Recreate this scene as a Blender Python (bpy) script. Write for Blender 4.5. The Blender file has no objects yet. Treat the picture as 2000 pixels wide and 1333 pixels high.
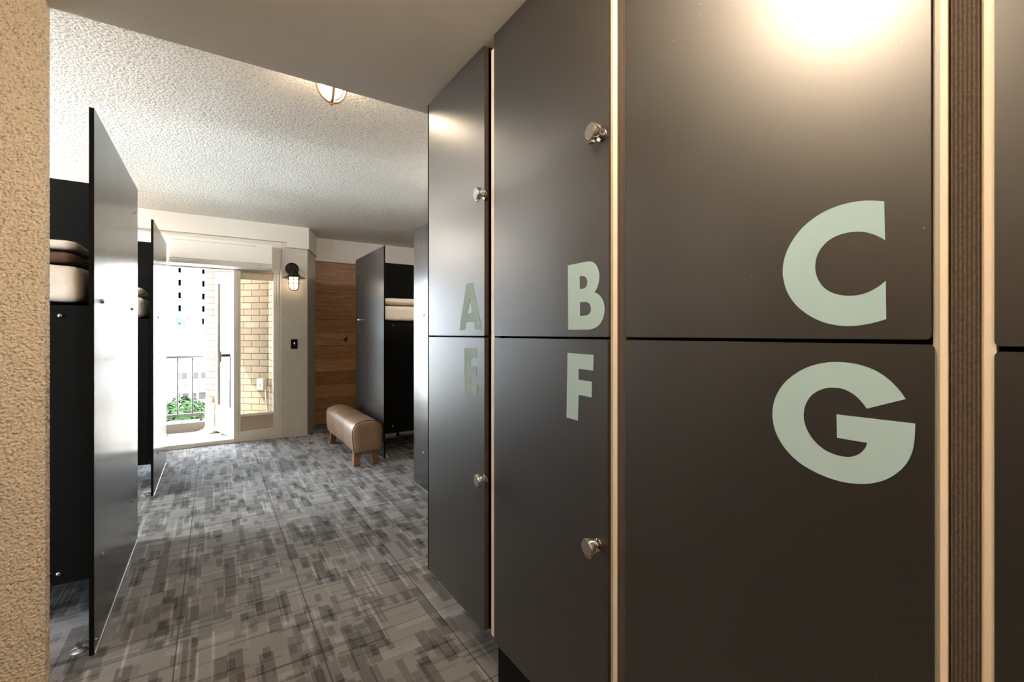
import bpy, bmesh, math, random
from mathutils import Vector, Matrix, noise
from mathutils.geometry import tessellate_polygon
random.seed(7)
C = bpy.context.scene.collection
PI = math.pi

# ------------------------------------------------------------------ camera
FPX, CX, HOR, EYE = 889.0, 1000.0, 652.0, 1.30
YAW = math.radians(33.2)
SN, CS = math.sin(YAW), math.cos(YAW)
cam = bpy.data.cameras.new('camera')
cam.lens = 36.0 * FPX / 2000.0
cam.sensor_width = 36.0
cam.shift_y = -(666.5 - HOR) / 2000.0
cam.clip_start = 0.02
cam.clip_end = 600
co = bpy.data.objects.new('camera', cam)
C.objects.link(co)
co.location = (0, 0, EYE)
co.rotation_euler = (PI / 2, 0, -YAW)
bpy.context.scene.camera = co


def ray(u):
    a = (u - CX) / FPX
    return SN + CS * a, CS - SN * a


def on_x(u, v, X):          # measured point of the photo -> its place on the plane x = X
    rx, ry = ray(u)
    t = X / rx
    return ry * t, EYE - (v - HOR) / FPX * t


def on_y(u, v, Y):          # the same on the plane y = Y
    rx, ry = ray(u)
    t = Y / ry
    return rx * t, EYE - (v - HOR) / FPX * t


# ------------------------------------------------------------------ materials
def lin(r, g, b):
    f = lambda c: c / 12.92 if c <= .04045 else ((c + .055) / 1.055) ** 2.4
    return (f(r / 255), f(g / 255), f(b / 255), 1)


def new_mat(name):
    m = bpy.data.materials.new(name)
    m.use_nodes = True
    nt = m.node_tree
    return m, nt, nt.nodes['Principled BSDF']


def N(nt, typ, **kw):
    n = nt.nodes.new(typ)
    for k, v in kw.items():
        if k in n.inputs:
            n.inputs[k].default_value = v
        else:
            setattr(n, k, v)
    return n


def simple(name, col, rough=.5, metal=0, spec=.5, var=0, vscale=8, bump=0, bscale=60):
    m, nt, b = new_mat(name)
    b.inputs['Base Color'].default_value = col
    b.inputs['Roughness'].default_value = rough
    b.inputs['Metallic'].default_value = metal
    b.inputs['Specular IOR Level'].default_value = spec
    tc = N(nt, 'ShaderNodeTexCoord')
    if var:
        nz = N(nt, 'ShaderNodeTexNoise', Scale=vscale, Detail=4.0)
        nt.links.new(tc.outputs['Object'], nz.inputs['Vector'])
        hs = N(nt, 'ShaderNodeMapRange')
        hs.inputs['To Min'].default_value = 1 - var
        hs.inputs['To Max'].default_value = 1 + var
        nt.links.new(nz.outputs['Fac'], hs.inputs['Value'])
        mx = N(nt, 'ShaderNodeMix', data_type='RGBA', blend_type='MULTIPLY')
        mx.inputs['Factor'].default_value = 1
        mx.inputs['A'].default_value = col
        nt.links.new(hs.outputs['Result'], mx.inputs['B'])
        nt.links.new(mx.outputs['Result'], b.inputs['Base Color'])
    if bump:
        nz = N(nt, 'ShaderNodeTexNoise', Scale=bscale, Detail=3.0)
        nt.links.new(tc.outputs['Object'], nz.inputs['Vector'])
        bp = N(nt, 'ShaderNodeBump', Strength=bump, Distance=.01)
        nt.links.new(nz.outputs['Fac'], bp.inputs['Height'])
        nt.links.new(bp.outputs['Normal'], b.inputs['Normal'])
    return m


def emit(name, col, strength):
    m, nt, b = new_mat(name)
    b.inputs['Base Color'].default_value = (.9, .88, .82, 1)
    b.inputs['Emission Color'].default_value = col
    b.inputs['Emission Strength'].default_value = strength
    return m


def stucco(name, col, scale, strength, dist=.012, pit=.55):
    m, nt, b = new_mat(name)
    b.inputs['Roughness'].default_value = .9
    b.inputs['Specular IOR Level'].default_value = .2
    tc = N(nt, 'ShaderNodeTexCoord')
    nz = N(nt, 'ShaderNodeTexNoise', Scale=scale, Detail=3.0, Roughness=.6)
    vo = N(nt, 'ShaderNodeTexVoronoi', Scale=scale * .8)
    for n in (nz, vo):
        nt.links.new(tc.outputs['Object'], n.inputs['Vector'])
    ad = N(nt, 'ShaderNodeMath', operation='MULTIPLY_ADD')
    ad.inputs[1].default_value = -.45
    nt.links.new(vo.outputs['Distance'], ad.inputs[0])
    nt.links.new(nz.outputs['Fac'], ad.inputs[2])
    bp = N(nt, 'ShaderNodeBump', Strength=strength, Distance=dist)
    nt.links.new(ad.outputs[0], bp.inputs['Height'])
    nt.links.new(bp.outputs['Normal'], b.inputs['Normal'])
    # grain of the sprayed coat: shade in the small pits is painted grey-brown
    mr = N(nt, 'ShaderNodeMapRange')
    mr.inputs['From Min'].default_value = .30
    mr.inputs['From Max'].default_value = .46
    nt.links.new(nz.outputs['Fac'], mr.inputs['Value'])
    mx = N(nt, 'ShaderNodeMix', data_type='RGBA')
    mx.inputs['A'].default_value = (col[0] * pit, col[1] * (pit - .03), col[2] * (pit - .07), 1)
    mx.inputs['B'].default_value = col
    nt.links.new(mr.outputs['Result'], mx.inputs['Factor'])
    nt.links.new(mx.outputs['Result'], b.inputs['Base Color'])
    return m


def laminate(name, col, rough, specks=True, ior=1.8, coat=0.0):
    m, nt, b = new_mat(name)
    b.inputs['IOR'].default_value = ior
    b.inputs['Coat Weight'].default_value = coat
    b.inputs['Coat Roughness'].default_value = .44
    b.inputs['Coat IOR'].default_value = 1.88
    tc = N(nt, 'ShaderNodeTexCoord')
    n1 = N(nt, 'ShaderNodeTexNoise', Scale=2.6, Detail=3.0, Roughness=.5, Distortion=.3)
    nt.links.new(tc.outputs['Object'], n1.inputs['Vector'])
    mr = N(nt, 'ShaderNodeMapRange')
    mr.inputs['From Min'].default_value = .3
    mr.inputs['From Max'].default_value = .7
    mr.inputs['To Min'].default_value = rough - .012
    mr.inputs['To Max'].default_value = rough + .022
    nt.links.new(n1.outputs['Fac'], mr.inputs['Value'])
    nt.links.new(mr.outputs['Result'], b.inputs['Roughness'])
    # fine orange-peel
    n2 = N(nt, 'ShaderNodeTexNoise', Scale=420.0, Detail=2.0)
    nt.links.new(tc.outputs['Object'], n2.inputs['Vector'])
    bp = N(nt, 'ShaderNodeBump', Strength=.05, Distance=.002)
    nt.links.new(n2.outputs['Fac'], bp.inputs['Height'])
    nt.links.new(bp.outputs['Normal'], b.inputs['Normal'])
    b.inputs['Base Color'].default_value = col
    if specks:                                   # scuffs and specks of dust stuck to the doors
        vo = N(nt, 'ShaderNodeTexVoronoi', Scale=38.0)
        nt.links.new(tc.outputs['Object'], vo.inputs['Vector'])
        lt = N(nt, 'ShaderNodeMath', operation='LESS_THAN')
        lt.inputs[1].default_value = .045
        nt.links.new(vo.outputs['Distance'], lt.inputs[0])
        n3 = N(nt, 'ShaderNodeTexNoise', Scale=6.0, Detail=2.0)
        nt.links.new(tc.outputs['Object'], n3.inputs['Vector'])
        gt = N(nt, 'ShaderNodeMath', operation='GREATER_THAN')
        gt.inputs[1].default_value = .56
        nt.links.new(n3.outputs['Fac'], gt.inputs[0])
        mu = N(nt, 'ShaderNodeMath', operation='MULTIPLY')
        nt.links.new(lt.outputs[0], mu.inputs[0])
        nt.links.new(gt.outputs[0], mu.inputs[1])
        mx = N(nt, 'ShaderNodeMix', data_type='RGBA')
        mx.inputs['A'].default_value = col
        mx.inputs['B'].default_value = (.22, .20, .17, 1)
        nt.links.new(mu.outputs[0], mx.inputs['Factor'])
        nt.links.new(mx.outputs['Result'], b.inputs['Base Color'])
    return m


def ply_edge(name):
    m, nt, b = new_mat(name)
    b.inputs['Roughness'].default_value = .75
    tc = N(nt, 'ShaderNodeTexCoord')
    mp = N(nt, 'ShaderNodeMapping')
    mp.inputs['Scale'].default_value = (1, 1, .06)
    nt.links.new(tc.outputs['Object'], mp.inputs['Vector'])
    wv = N(nt, 'ShaderNodeTexWave', Scale=72.0, Distortion=2.5, Detail=3.0)
    wv.bands_direction = 'Y'
    wv.inputs['Detail Scale'].default_value = 40
    nt.links.new(mp.outputs['Vector'], wv.inputs['Vector'])
    nz = N(nt, 'ShaderNodeTexNoise', Scale=260.0, Detail=3.0)
    nt.links.new(tc.outputs['Object'], nz.inputs['Vector'])
    ml = N(nt, 'ShaderNodeMath', operation='MULTIPLY')
    nt.links.new(wv.outputs['Fac'], ml.inputs[0])
    nt.links.new(nz.outputs['Fac'], ml.inputs[1])
    cr = N(nt, 'ShaderNodeValToRGB')
    cr.color_ramp.elements[0].color = (.022, .015, .009, 1)
    cr.color_ramp.elements[1].color = (.17, .108, .06, 1)
    nt.links.new(ml.outputs[0], cr.inputs['Fac'])
    nt.links.new(cr.outputs['Color'], b.inputs['Base Color'])
    bp = N(nt, 'ShaderNodeBump', Strength=.5, Distance=.003)
    nt.links.new(ml.outputs[0], bp.inputs['Height'])
    nt.links.new(bp.outputs['Normal'], b.inputs['Normal'])
    return m


def carpet_mat():
    m, nt, b = new_mat('carpet')
    b.inputs['Roughness'].default_value = .95
    b.inputs['Specular IOR Level'].default_value = .15
    tc = N(nt, 'ShaderNodeTexCoord')

    def mapping(rot, loc=(0, 0, 0)):
        mp = N(nt, 'ShaderNodeMapping')
        mp.inputs['Rotation'].default_value = (0, 0, rot)
        mp.inputs['Location'].default_value = loc
        nt.links.new(tc.outputs['Object'], mp.inputs['Vector'])
        return mp

    def dashes(rot, loc, w, h, th, off=.37):
        """rows of woven rectangles, a random share of them picked out"""
        mp = mapping(rot, loc)
        br = N(nt, 'ShaderNodeTexBrick', Scale=1.0)
        br.offset = off
        br.offset_frequency = 3
        br.squash = .62
        br.squash_frequency = 2
        br.inputs['Color1'].default_value = (0, 0, 0, 1)
        br.inputs['Color2'].default_value = (1, 1, 1, 1)
        br.inputs['Mortar'].default_value = (0, 0, 0, 1)
        br.inputs['Mortar Size'].default_value = .0012
        br.inputs['Brick Width'].default_value = w
        br.inputs['Row Height'].default_value = h
        nt.links.new(mp.outputs['Vector'], br.inputs['Vector'])
        mr = N(nt, 'ShaderNodeMapRange')
        mr.inputs['From Min'].default_value = th
        mr.inputs['From Max'].default_value = th + .12
        nt.links.new(br.outputs['Color'], mr.inputs['Value'])
        return mr.outputs['Result']

    def madd(a, k, c):
        x = N(nt, 'ShaderNodeMath', operation='MULTIPLY_ADD')
        nt.links.new(a, x.inputs[0])
        x.inputs[1].default_value = k
        if isinstance(c, float):
            x.inputs[2].default_value = c
        else:
            nt.links.new(c, x.inputs[2])
        return x.outputs[0]

    def mixf(f, a, bb):
        x = N(nt, 'ShaderNodeMix', data_type='FLOAT')
        x.inputs['Factor'].default_value = f
        nt.links.new(a, x.inputs['A'])
        nt.links.new(bb, x.inputs['B'])
        return x.outputs['Result']
    q = PI / 2
    p = madd(dashes(q, (.03, .11, 0), .23, .052, .62), -.34, .66)      # dark blocks running away from the door
    p = madd(dashes(q, (.35, .27, 0), .12, .031, .72, .21), -.26, p)
    p = madd(dashes(q, (.21, .05, 0), .34, .0135, .86), .30, p)       # pale thin lines the same way
    p = madd(dashes(0, (.07, .02, 0), .30, .017, .80), -.24, p)       # thin dark lines across
    p = madd(dashes(0, (.17, .31, 0), .24, .05, .78, .5), .14, p)     # paler patches across
    # yarn loops
    n1 = N(nt, 'ShaderNodeTexNoise', Scale=260.0, Detail=1.0)
    nt.links.new(tc.outputs['Object'], n1.inputs['Vector'])
    n2 = N(nt, 'ShaderNodeTexNoise', Scale=2.2, Detail=3.0)
    nt.links.new(tc.outputs['Object'], n2.inputs['Vector'])
    p = mixf(.38, p, n1.outputs['Fac'])
    p = mixf(.16, p, n2.outputs['Fac'])
    # half-metre tile joints
    bt = N(nt, 'ShaderNodeTexBrick', Scale=1.0)
    bt.offset = 0
    bt.inputs['Brick Width'].default_value = .5
    bt.inputs['Row Height'].default_value = .5
    bt.inputs['Mortar Size'].default_value = .0025
    mpb = mapping(0, (.13, .02, 0))
    nt.links.new(mpb.outputs['Vector'], bt.inputs['Vector'])
    cr = N(nt, 'ShaderNodeValToRGB')
    e = cr.color_ramp.elements
    e[0].position, e[0].color = .16, (.034, .032, .033, 1)
    e[1].position, e[1].color = .80, (.40, .385, .378, 1)
    k = e.new(.5)
    k.color = (.175, .168, .166, 1)
    nt.links.new(p, cr.inputs['Fac'])
    mx = N(nt, 'ShaderNodeMix', data_type='RGBA')
    mx.inputs['B'].default_value = (.035, .033, .033, 1)
    mf = N(nt, 'ShaderNodeMath', operation='MULTIPLY')
    mf.inputs[1].default_value = .75
    nt.links.new(bt.outputs['Fac'], mf.inputs[0])
    nt.links.new(mf.outputs[0], mx.inputs['Factor'])
    nt.links.new(cr.outputs['Color'], mx.inputs['A'])
    nt.links.new(mx.outputs['Result'], b.inputs['Base Color'])
    bp = N(nt, 'ShaderNodeBump', Strength=.6, Distance=.004)
    nt.links.new(p, bp.inputs['Height'])
    nt.links.new(bp.outputs['Normal'], b.inputs['Normal'])
    return m


def wood_planks(name, rowh, base, dark, light):
    m, nt, b = new_mat(name)
    b.inputs['Roughness'].default_value = .5
    tc = N(nt, 'ShaderNodeTexCoord')
    sx = N(nt, 'ShaderNodeSeparateXYZ')
    nt.links.new(tc.outputs['Object'], sx.inputs['Vector'])
    cb = N(nt, 'ShaderNodeCombineXYZ')
    nt.links.new(sx.outputs['X'], cb.inputs['X'])
    nt.links.new(sx.outputs['Z'], cb.inputs['Y'])
    br = N(nt, 'ShaderNodeTexBrick', Scale=1.0)
    br.inputs['Brick Width'].default_value = 5.7
    br.inputs['Row Height'].default_value = rowh
    br.inputs['Mortar Size'].default_value = .0025
    br.inputs['Color1'].default_value = dark
    br.inputs['Color2'].default_value = light
    br.inputs['Mortar'].default_value = (dark[0] * .3, dark[1] * .3, dark[2] * .3, 1)
    nt.links.new(cb.outputs['Vector'], br.inputs['Vector'])
    mp = N(nt, 'ShaderNodeMapping')
    mp.inputs['Scale'].default_value = (1.6, 1.6, 16)
    nt.links.new(tc.outputs['Object'], mp.inputs['Vector'])
    nz = N(nt, 'ShaderNodeTexNoise', Scale=2.2, Detail=7.0, Roughness=.65, Distortion=1.0)
    nt.links.new(mp.outputs['Vector'], nz.inputs['Vector'])
    mr = N(nt, 'ShaderNodeMapRange')
    mr.inputs['From Min'].default_value = .3
    mr.inputs['From Max'].default_value = .7
    mr.inputs['To Min'].default_value = .55
    mr.inputs['To Max'].default_value = 1.3
    nt.links.new(nz.outputs['Fac'], mr.inputs['Value'])
    mx = N(nt, 'ShaderNodeMix', data_type='RGBA', blend_type='MULTIPLY')
    mx.inputs['Factor'].default_value = 1
    nt.links.new(br.outputs['Color'], mx.inputs['A'])
    nt.links.new(mr.outputs['Result'], mx.inputs['B'])
    nt.links.new(mx.outputs['Result'], b.inputs['Base Color'])
    bp = N(nt, 'ShaderNodeBump', Strength=.25, Distance=.004)
    nt.links.new(br.outputs['Fac'], bp.inputs['Height'])
    bp.invert = True
    nt.links.new(bp.outputs['Normal'], b.inputs['Normal'])
    return m


def brick_mat():
    m, nt, b = new_mat('cream_brick')
    b.inputs['Roughness'].default_value = .85
    tc = N(nt, 'ShaderNodeTexCoord')
    sx = N(nt, 'ShaderNodeSeparateXYZ')
    nt.links.new(tc.outputs['Object'], sx.inputs['Vector'])
    cb = N(nt, 'ShaderNodeCombineXYZ')
    nt.links.new(sx.outputs['X'], cb.inputs['X'])
    nt.links.new(sx.outputs['Z'], cb.inputs['Y'])
    br = N(nt, 'ShaderNodeTexBrick', Scale=1.0)
    br.inputs['Brick Width'].default_value = .24
    br.inputs['Row Height'].default_value = .086
    br.inputs['Mortar Size'].default_value = .0055
    br.inputs['Mortar Smooth'].default_value = .15
    br.inputs['Color1'].default_value = lin(156, 130, 104)
    br.inputs['Color2'].default_value = lin(172, 149, 123)
    br.inputs['Mortar'].default_value = lin(92, 66, 46)
    nt.links.new(cb.outputs['Vector'], br.inputs['Vector'])
    nt.links.new(br.outputs['Color'], b.inputs['Base Color'])
    bp = N(nt, 'ShaderNodeBump', Strength=.5, Distance=.01)
    bp.invert = True
    nt.links.new(br.outputs['Fac'], bp.inputs['Height'])
    nt.links.new(bp.outputs['Normal'], b.inputs['Normal'])
    return m


def glass_mat():
    m, nt, b = new_mat('clear_glass')
    nt.nodes.remove(b)
    out = nt.nodes['Material Output']
    tr = N(nt, 'ShaderNodeBsdfTransparent')
    tr.inputs['Color'].default_value = (.93, .96, .95, 1)
    gl = N(nt, 'ShaderNodeBsdfGlossy', Roughness=.02)
    fr = N(nt, 'ShaderNodeFresnel', IOR=1.45)
    mx = N(nt, 'ShaderNodeMixShader')
    nt.links.new(fr.outputs[0], mx.inputs[0])
    nt.links.new(tr.outputs[0], mx.inputs[1])
    nt.links.new(gl.outputs[0], mx.inputs[2])
    nt.links.new(mx.outputs[0], out.inputs['Surface'])
    return m


M = dict(
    ceiling=stucco('ceiling_popcorn', lin(242, 237, 228), 75, .85, .014, .66),
    stucco=stucco('wall_stucco', lin(238, 225, 206), 130, 1.0, .010, .45),
    pillar=stucco('pillar_stucco', lin(214, 208, 198), 80, 1.0, .009, .9),
    paint=simple('white_paint', lin(218, 212, 202), .6, var=.02, vscale=3),
    soffit=simple('soffit_paint', lin(238, 232, 223), .7, var=.02, vscale=2, bump=.05, bscale=180),
    entrywall=simple('brown_entry_wall', lin(138, 114, 88), .85),
    wall=simple('plain_wall', lin(214, 206, 194), .8),
    carpet=carpet_mat(),
    black=laminate('black_laminate', (.006, .0038, .0022, 1), .32, ior=1.36, coat=1.0),
    panel=laminate('black_panel', (.018, .016, .015, 1), .22, specks=False, ior=2.2),
    dark=simple('black_board', (.005, .0045, .004, 1), .7, spec=.08),
    ply=ply_edge('plywood_edge'),
    dooredge=simple('door_edge', (.055, .038, .024, 1), .6, var=.3, vscale=90),
    strip=simple('cream_strip', lin(228, 214, 194), .45),
    stripgrey=simple('grey_strip', lin(170, 168, 158), .5),
    letter=simple('mint_vinyl', lin(158, 186, 192), .9, spec=.05),
    chrome=simple('chrome', (.62, .60, .57, 1), .16, 1),
    brushed=simple('brushed_steel', (.52, .50, .47, 1), .38, 1),
    brass=simple('cream_brass', lin(168, 138, 104), .5),
    screw=simple('screw_steel', (.34, .32, .30, 1), .35, 1),
    blackmetal=simple('dark_bronze', (.022, .016, .012, 1), .45, .6),
    white=simple('white_plastic', lin(232, 228, 220), .35),
    whiteframe=simple('cream_frame', lin(226, 220, 208), .4),
    spandrel=simple('beige_panel', lin(196, 180, 158), .5),
    linen=simple('white_linen', lin(226, 214, 198), .9, var=.03, vscale=9, bump=.7, bscale=11),
    blanket=simple('brown_blanket', lin(92, 68, 50), .95, bump=.4, bscale=120),
    leather=simple('tan_leather', lin(136, 108, 84), .36, var=.22, vscale=7, bump=.12, bscale=90),
    piping=simple('leather_piping', lin(62, 42, 30), .5),
    legwood=wood_planks('leg_wood', .5, None, lin(112, 70, 45), lin(132, 84, 55)),
    oak=wood_planks('oak_planks', .188, None, lin(142, 99, 62), lin(190, 138, 90)),
    brick=brick_mat(),
    glass=glass_mat(),
    concrete=simple('concrete', lin(118, 110, 100), .9, var=.1, vscale=5, bump=.2, bscale=40),
    balconyfloor=simple('balcony_paint', lin(78, 72, 68), .8, var=.06),
    rail=simple('grey_rail', lin(76, 74, 72), .4, .2),
    pipe=simple('white_pipe', lin(228, 226, 222), .5),
    tower=simple('tower_render', lin(228, 224, 218), .85),
    towerwin=simple('tower_window', lin(64, 64, 70), .7, spec=.1),
    lavender=simple('podium_cladding', lin(66, 65, 72), .8, spec=.1),
    shopdark=simple('shop_window', lin(46, 42, 44), .7, spec=.1),
    red=simple('red_cloth', lin(120, 40, 36), .8),
    blue=simple('blue_cloth', lin(34, 50, 92), .8),
    leaf=simple('tree_leaf', lin(26, 42, 16), .8, spec=.1, var=.35, vscale=1.6),
    trunk=simple('tree_trunk', lin(92, 74, 58), .9),
    street=simple('pale_paving', lin(196, 192, 186), .9),
    lampglass=emit('lamp_glass', (1.0, .82, .60, 1), 26),
    entryglass=emit('entry_lamp_glass', (1.0, .80, .58, 1), 190),
    fillglass=emit('fill_lamp_glass', (1.0, .94, .86, 1), 250),  # glow of the added bunk room lamps out of view
    sconceglass=emit('sconce_glass', (1.0, .74, .45, 1), 2.6),
    led=emit('blue_indicator', (.15, .4, 1, 1), 3),
)


# ------------------------------------------------------------------ mesh helpers
class MB:
    def __init__(s):
        s.v, s.f = [], []

    def add(s, vs, fs):
        o = len(s.v)
        s.v += [tuple(p) for p in vs]
        s.f += [tuple(i + o for i in f) for f in fs]
        return s

    def box(s, x0, x1, y0, y1, z0, z1):
        x0, x1 = min(x0, x1), max(x0, x1)
        y0, y1 = min(y0, y1), max(y0, y1)
        vs = [(x, y, z) for z in (z0, z1) for y in (y0, y1) for x in (x0, x1)]
        return s.add(vs, [(0, 2, 3, 1), (4, 5, 7, 6), (0, 1, 5, 4), (2, 6, 7, 3), (0, 4, 6, 2), (1, 3, 7, 5)])

    def prism(s, poly, z0, z1, axis='z'):
        """poly of 2-D points swept along an axis (x: (y,z), y: (x,z), z: (x,y))"""
        def p3(p, h):
            return {'z': (p[0], p[1], h), 'x': (h, p[0], p[1]), 'y': (p[0], h, p[1])}[axis]
        n = len(poly)
        vs = [p3(p, z0) for p in poly] + [p3(p, z1) for p in poly]
        fs = [(i, (i + 1) % n, n + (i + 1) % n, n + i) for i in range(n)]
        tri = tessellate_polygon([[Vector((p[0], p[1], 0)) for p in poly]])
        fs += [t for t in tri] + [tuple(n + i for i in reversed(t)) for t in tri]
        return s.add(vs, fs)

    def lathe(s, prof, origin=(0, 0, 0), axis=(0, 0, 1), n=24, close=True):
        """prof: list of (radius, height) along the axis"""
        ax = Vector(axis).normalized()
        t = Vector((1, 0, 0)) if abs(ax.x) < .9 else Vector((0, 1, 0))
        e1 = ax.cross(t).normalized()
        e2 = ax.cross(e1)
        o = Vector(origin)
        vs, fs = [], []
        for r, h in prof:
            for k in range(n):
                a = 2 * PI * k / n
                vs.append(o + ax * h + (e1 * math.cos(a) + e2 * math.sin(a)) * r)
        for i in range(len(prof) - 1):
            for k in range(n):
                k2 = (k + 1) % n
                fs.append((i * n + k, i * n + k2, (i + 1) * n + k2, (i + 1) * n + k))
        if close:
            fs.append(tuple(reversed(range(n))))
            fs.append(tuple((len(prof) - 1) * n + k for k in range(n)))
        return s.add(vs, fs)

    def cyl(s, p, axis, r, h, n=20):
        return s.lathe([(r, 0), (r, h)], p, axis, n)

    def tube(s, path, r, n=8, closed=False):
        P = [Vector(p) for p in path]
        m = len(P)
        vs, fs = [], []
        up = None
        for i in range(m):
            if closed:
                d = (P[(i + 1) % m] - P[i - 1]).normalized()
            else:
                d = (P[min(i + 1, m - 1)] - P[max(i - 1, 0)]).normalized()
            if up is None:
                t = Vector((0, 0, 1)) if abs(d.z) < .9 else Vector((1, 0, 0))
                up = (t - d * t.dot(d)).normalized()
            else:
                up = (up - d * up.dot(d)).normalized()
            sd = d.cross(up)
            for k in range(n):
                a = 2 * PI * k / n
                vs.append(P[i] + (up * math.cos(a) + sd * math.sin(a)) * r)
        for i in range(m if closed else m - 1):
            j = (i + 1) % m
            for k in range(n):
                k2 = (k + 1) % n
                fs.append((i * n + k, i * n + k2, j * n + k2, j * n + k))
        if not closed:
            fs.append(tuple(reversed(range(n))))
            fs.append(tuple((m - 1) * n + k for k in range(n)))
        return s.add(vs, fs)

    def build(s, name, mat, parent=None, smooth=False, bevel=0, segs=2):
        me = bpy.data.meshes.new(name)
        me.from_pydata(s.v, [], s.f)
        me.update()
        bm = bmesh.new()
        bm.from_mesh(me)
        bmesh.ops.recalc_face_normals(bm, faces=bm.faces)
        bm.to_mesh(me)
        bm.free()
        o = bpy.data.objects.new(name, me)
        C.objects.link(o)
        if mat:
            me.materials.append(mat)
        if smooth:
            for p in me.polygons:
                p.use_smooth = True
        if bevel:
            b = o.modifiers.new('bevel', 'BEVEL')
            b.width = bevel
            b.segments = segs
            b.limit_method = 'ANGLE'
            b.angle_limit = math.radians(40)
        if parent:
            o.parent = parent
            o.matrix_parent_inverse = Matrix.Translation(-parent.location) if parent.type == 'EMPTY' else Matrix.Identity(4)
        return o


def smooth_by_angle(o, deg=40):
    for p in o.data.polygons:
        p.use_smooth = True
    o.data.set_sharp_from_angle(angle=math.radians(deg))
    return o


def tag(o, label, cat, group=None, kind=None):
    o['label'] = label
    o['category'] = cat
    if group:
        o['group'] = group
    if kind:
        o['kind'] = kind
    return o


def thing(name, label, cat, loc=(0, 0, 0), group=None, kind=None):
    o = bpy.data.objects.new(name, None)
    C.objects.link(o)
    o.location = loc
    o.empty_display_size = .1
    return tag(o, label, cat, group, kind)


def struct(mb, name, mat, label, cat, **kw):
    return tag(mb.build(name, mat, **kw), label, cat, kind='structure')


def catmull(pts, sub=5):
    out = []
    n = len(pts)
    for i in range(n - 1):
        p0 = pts[max(i - 1, 0)]
        p1, p2 = pts[i], pts[i + 1]
        p3 = pts[min(i + 2, n - 1)]
        for k in range(sub):
            t = k / sub
            f = lambda a, b, c, d: .5 * (2 * b + (c - a) * t + (2 * a - 5 * b + 4 * c - d) * t * t + (3 * b - a - 3 * c + d) * t ** 3)
            out.append((f(p0[0], p1[0], p2[0], p3[0]), f(p0[1], p1[1], p2[1], p3[1])))
    out.append(pts[-1])
    return out


# ------------------------------------------------------------------ dimensions
XL = .835            # face of the locker doors
ZC = 2.65            # ceiling
ZS = 2.385           # soffit over the entry
YS = 2.11            # edge of the soffit
YW = 6.32            # window wall
YO = 6.93            # oak wall

# ------------------------------------------------------------------ the setting
struct(MB().box(-2.6, 3.55, -1.6, 7.05, -.06, 0), 'floor', M['carpet'],
       'grey carpet tile floor with a woven dash pattern', 'floor')
struct(MB().box(-2.6, 3.55, YS, 7.05, ZC, ZC + .1), 'ceiling', M['ceiling'],
       'sprayed textured ceiling of the bunk room', 'ceiling')
struct(MB().box(-1.6, 3.55, -1.6, YS, ZS, ZC + .1), 'ceiling_entry', M['soffit'],
       'smooth lowered ceiling over the locker passage', 'ceiling')
lw = MB()
lw.box(-2.7, -2.6, 2.0, 3.75, -.06, ZC + .1)
lw.box(-2.7, -2.6, 4.55, 7.05, -.06, ZC + .1)
lw.box(-2.7, -2.6, 3.75, 4.55, -.06, .35)
lw.box(-2.7, -2.6, 3.75, 4.55, 2.45, ZC + .1)
struct(lw, 'wall_left', M['wall'], 'painted wall at the far side of the left bunks', 'wall')
w2 = thing('added_window_2', 'added tall window, out of view at the end of the aisle between the left bunks', 'window', (-2.65, 4.15, .35), kind='structure')  # added out of view to let more daylight into the room
wf2 = MB()
wf2.box(-2.68, -2.62, 3.75, 3.79, .35, 2.45)
wf2.box(-2.68, -2.62, 4.51, 4.55, .35, 2.45)
wf2.box(-2.68, -2.62, 3.79, 4.51, .35, .39)
wf2.box(-2.68, -2.62, 3.79, 4.51, 2.41, 2.45)
wf2.build('window_frame', M['whiteframe'], w2)
MB().box(-2.652, -2.648, 3.79, 4.51, .39, 2.41).build('window_pane', M['glass'], w2)
struct(MB().box(3.55, 3.65, -1.6, 7.05, -.06, ZC + .1), 'wall_right', M['wall'],
       'painted wall at the far side of the right bunks', 'wall')
struct(MB().box(1.42, 3.55, YS - .1, YS, 0, ZS), 'wall_behind_lockers', M['wall'],
       'painted wall between the lockers and the right bunks', 'wall')
struct(MB().box(-1.6, 3.55, -1.7, -1.6, -.06, ZC), 'wall_back', M['wall'],
       'painted wall at the back of the entry passage', 'wall')
struct(MB().box(-1.7, -1.6, -1.7, 2.11, -.06, ZC), 'wall_entry', M['entrywall'],
       'brown side wall of the entry passage', 'wall')
struct(MB().box(-1.6, -1.575, -1.6, 1.99, 0, 1.25), 'added_trim_4', M['dark'], 'added dark lower boarding, out of view on the side wall of the entry passage', 'boarding')  # added out of view to darken reflections in the lower locker doors


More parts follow.
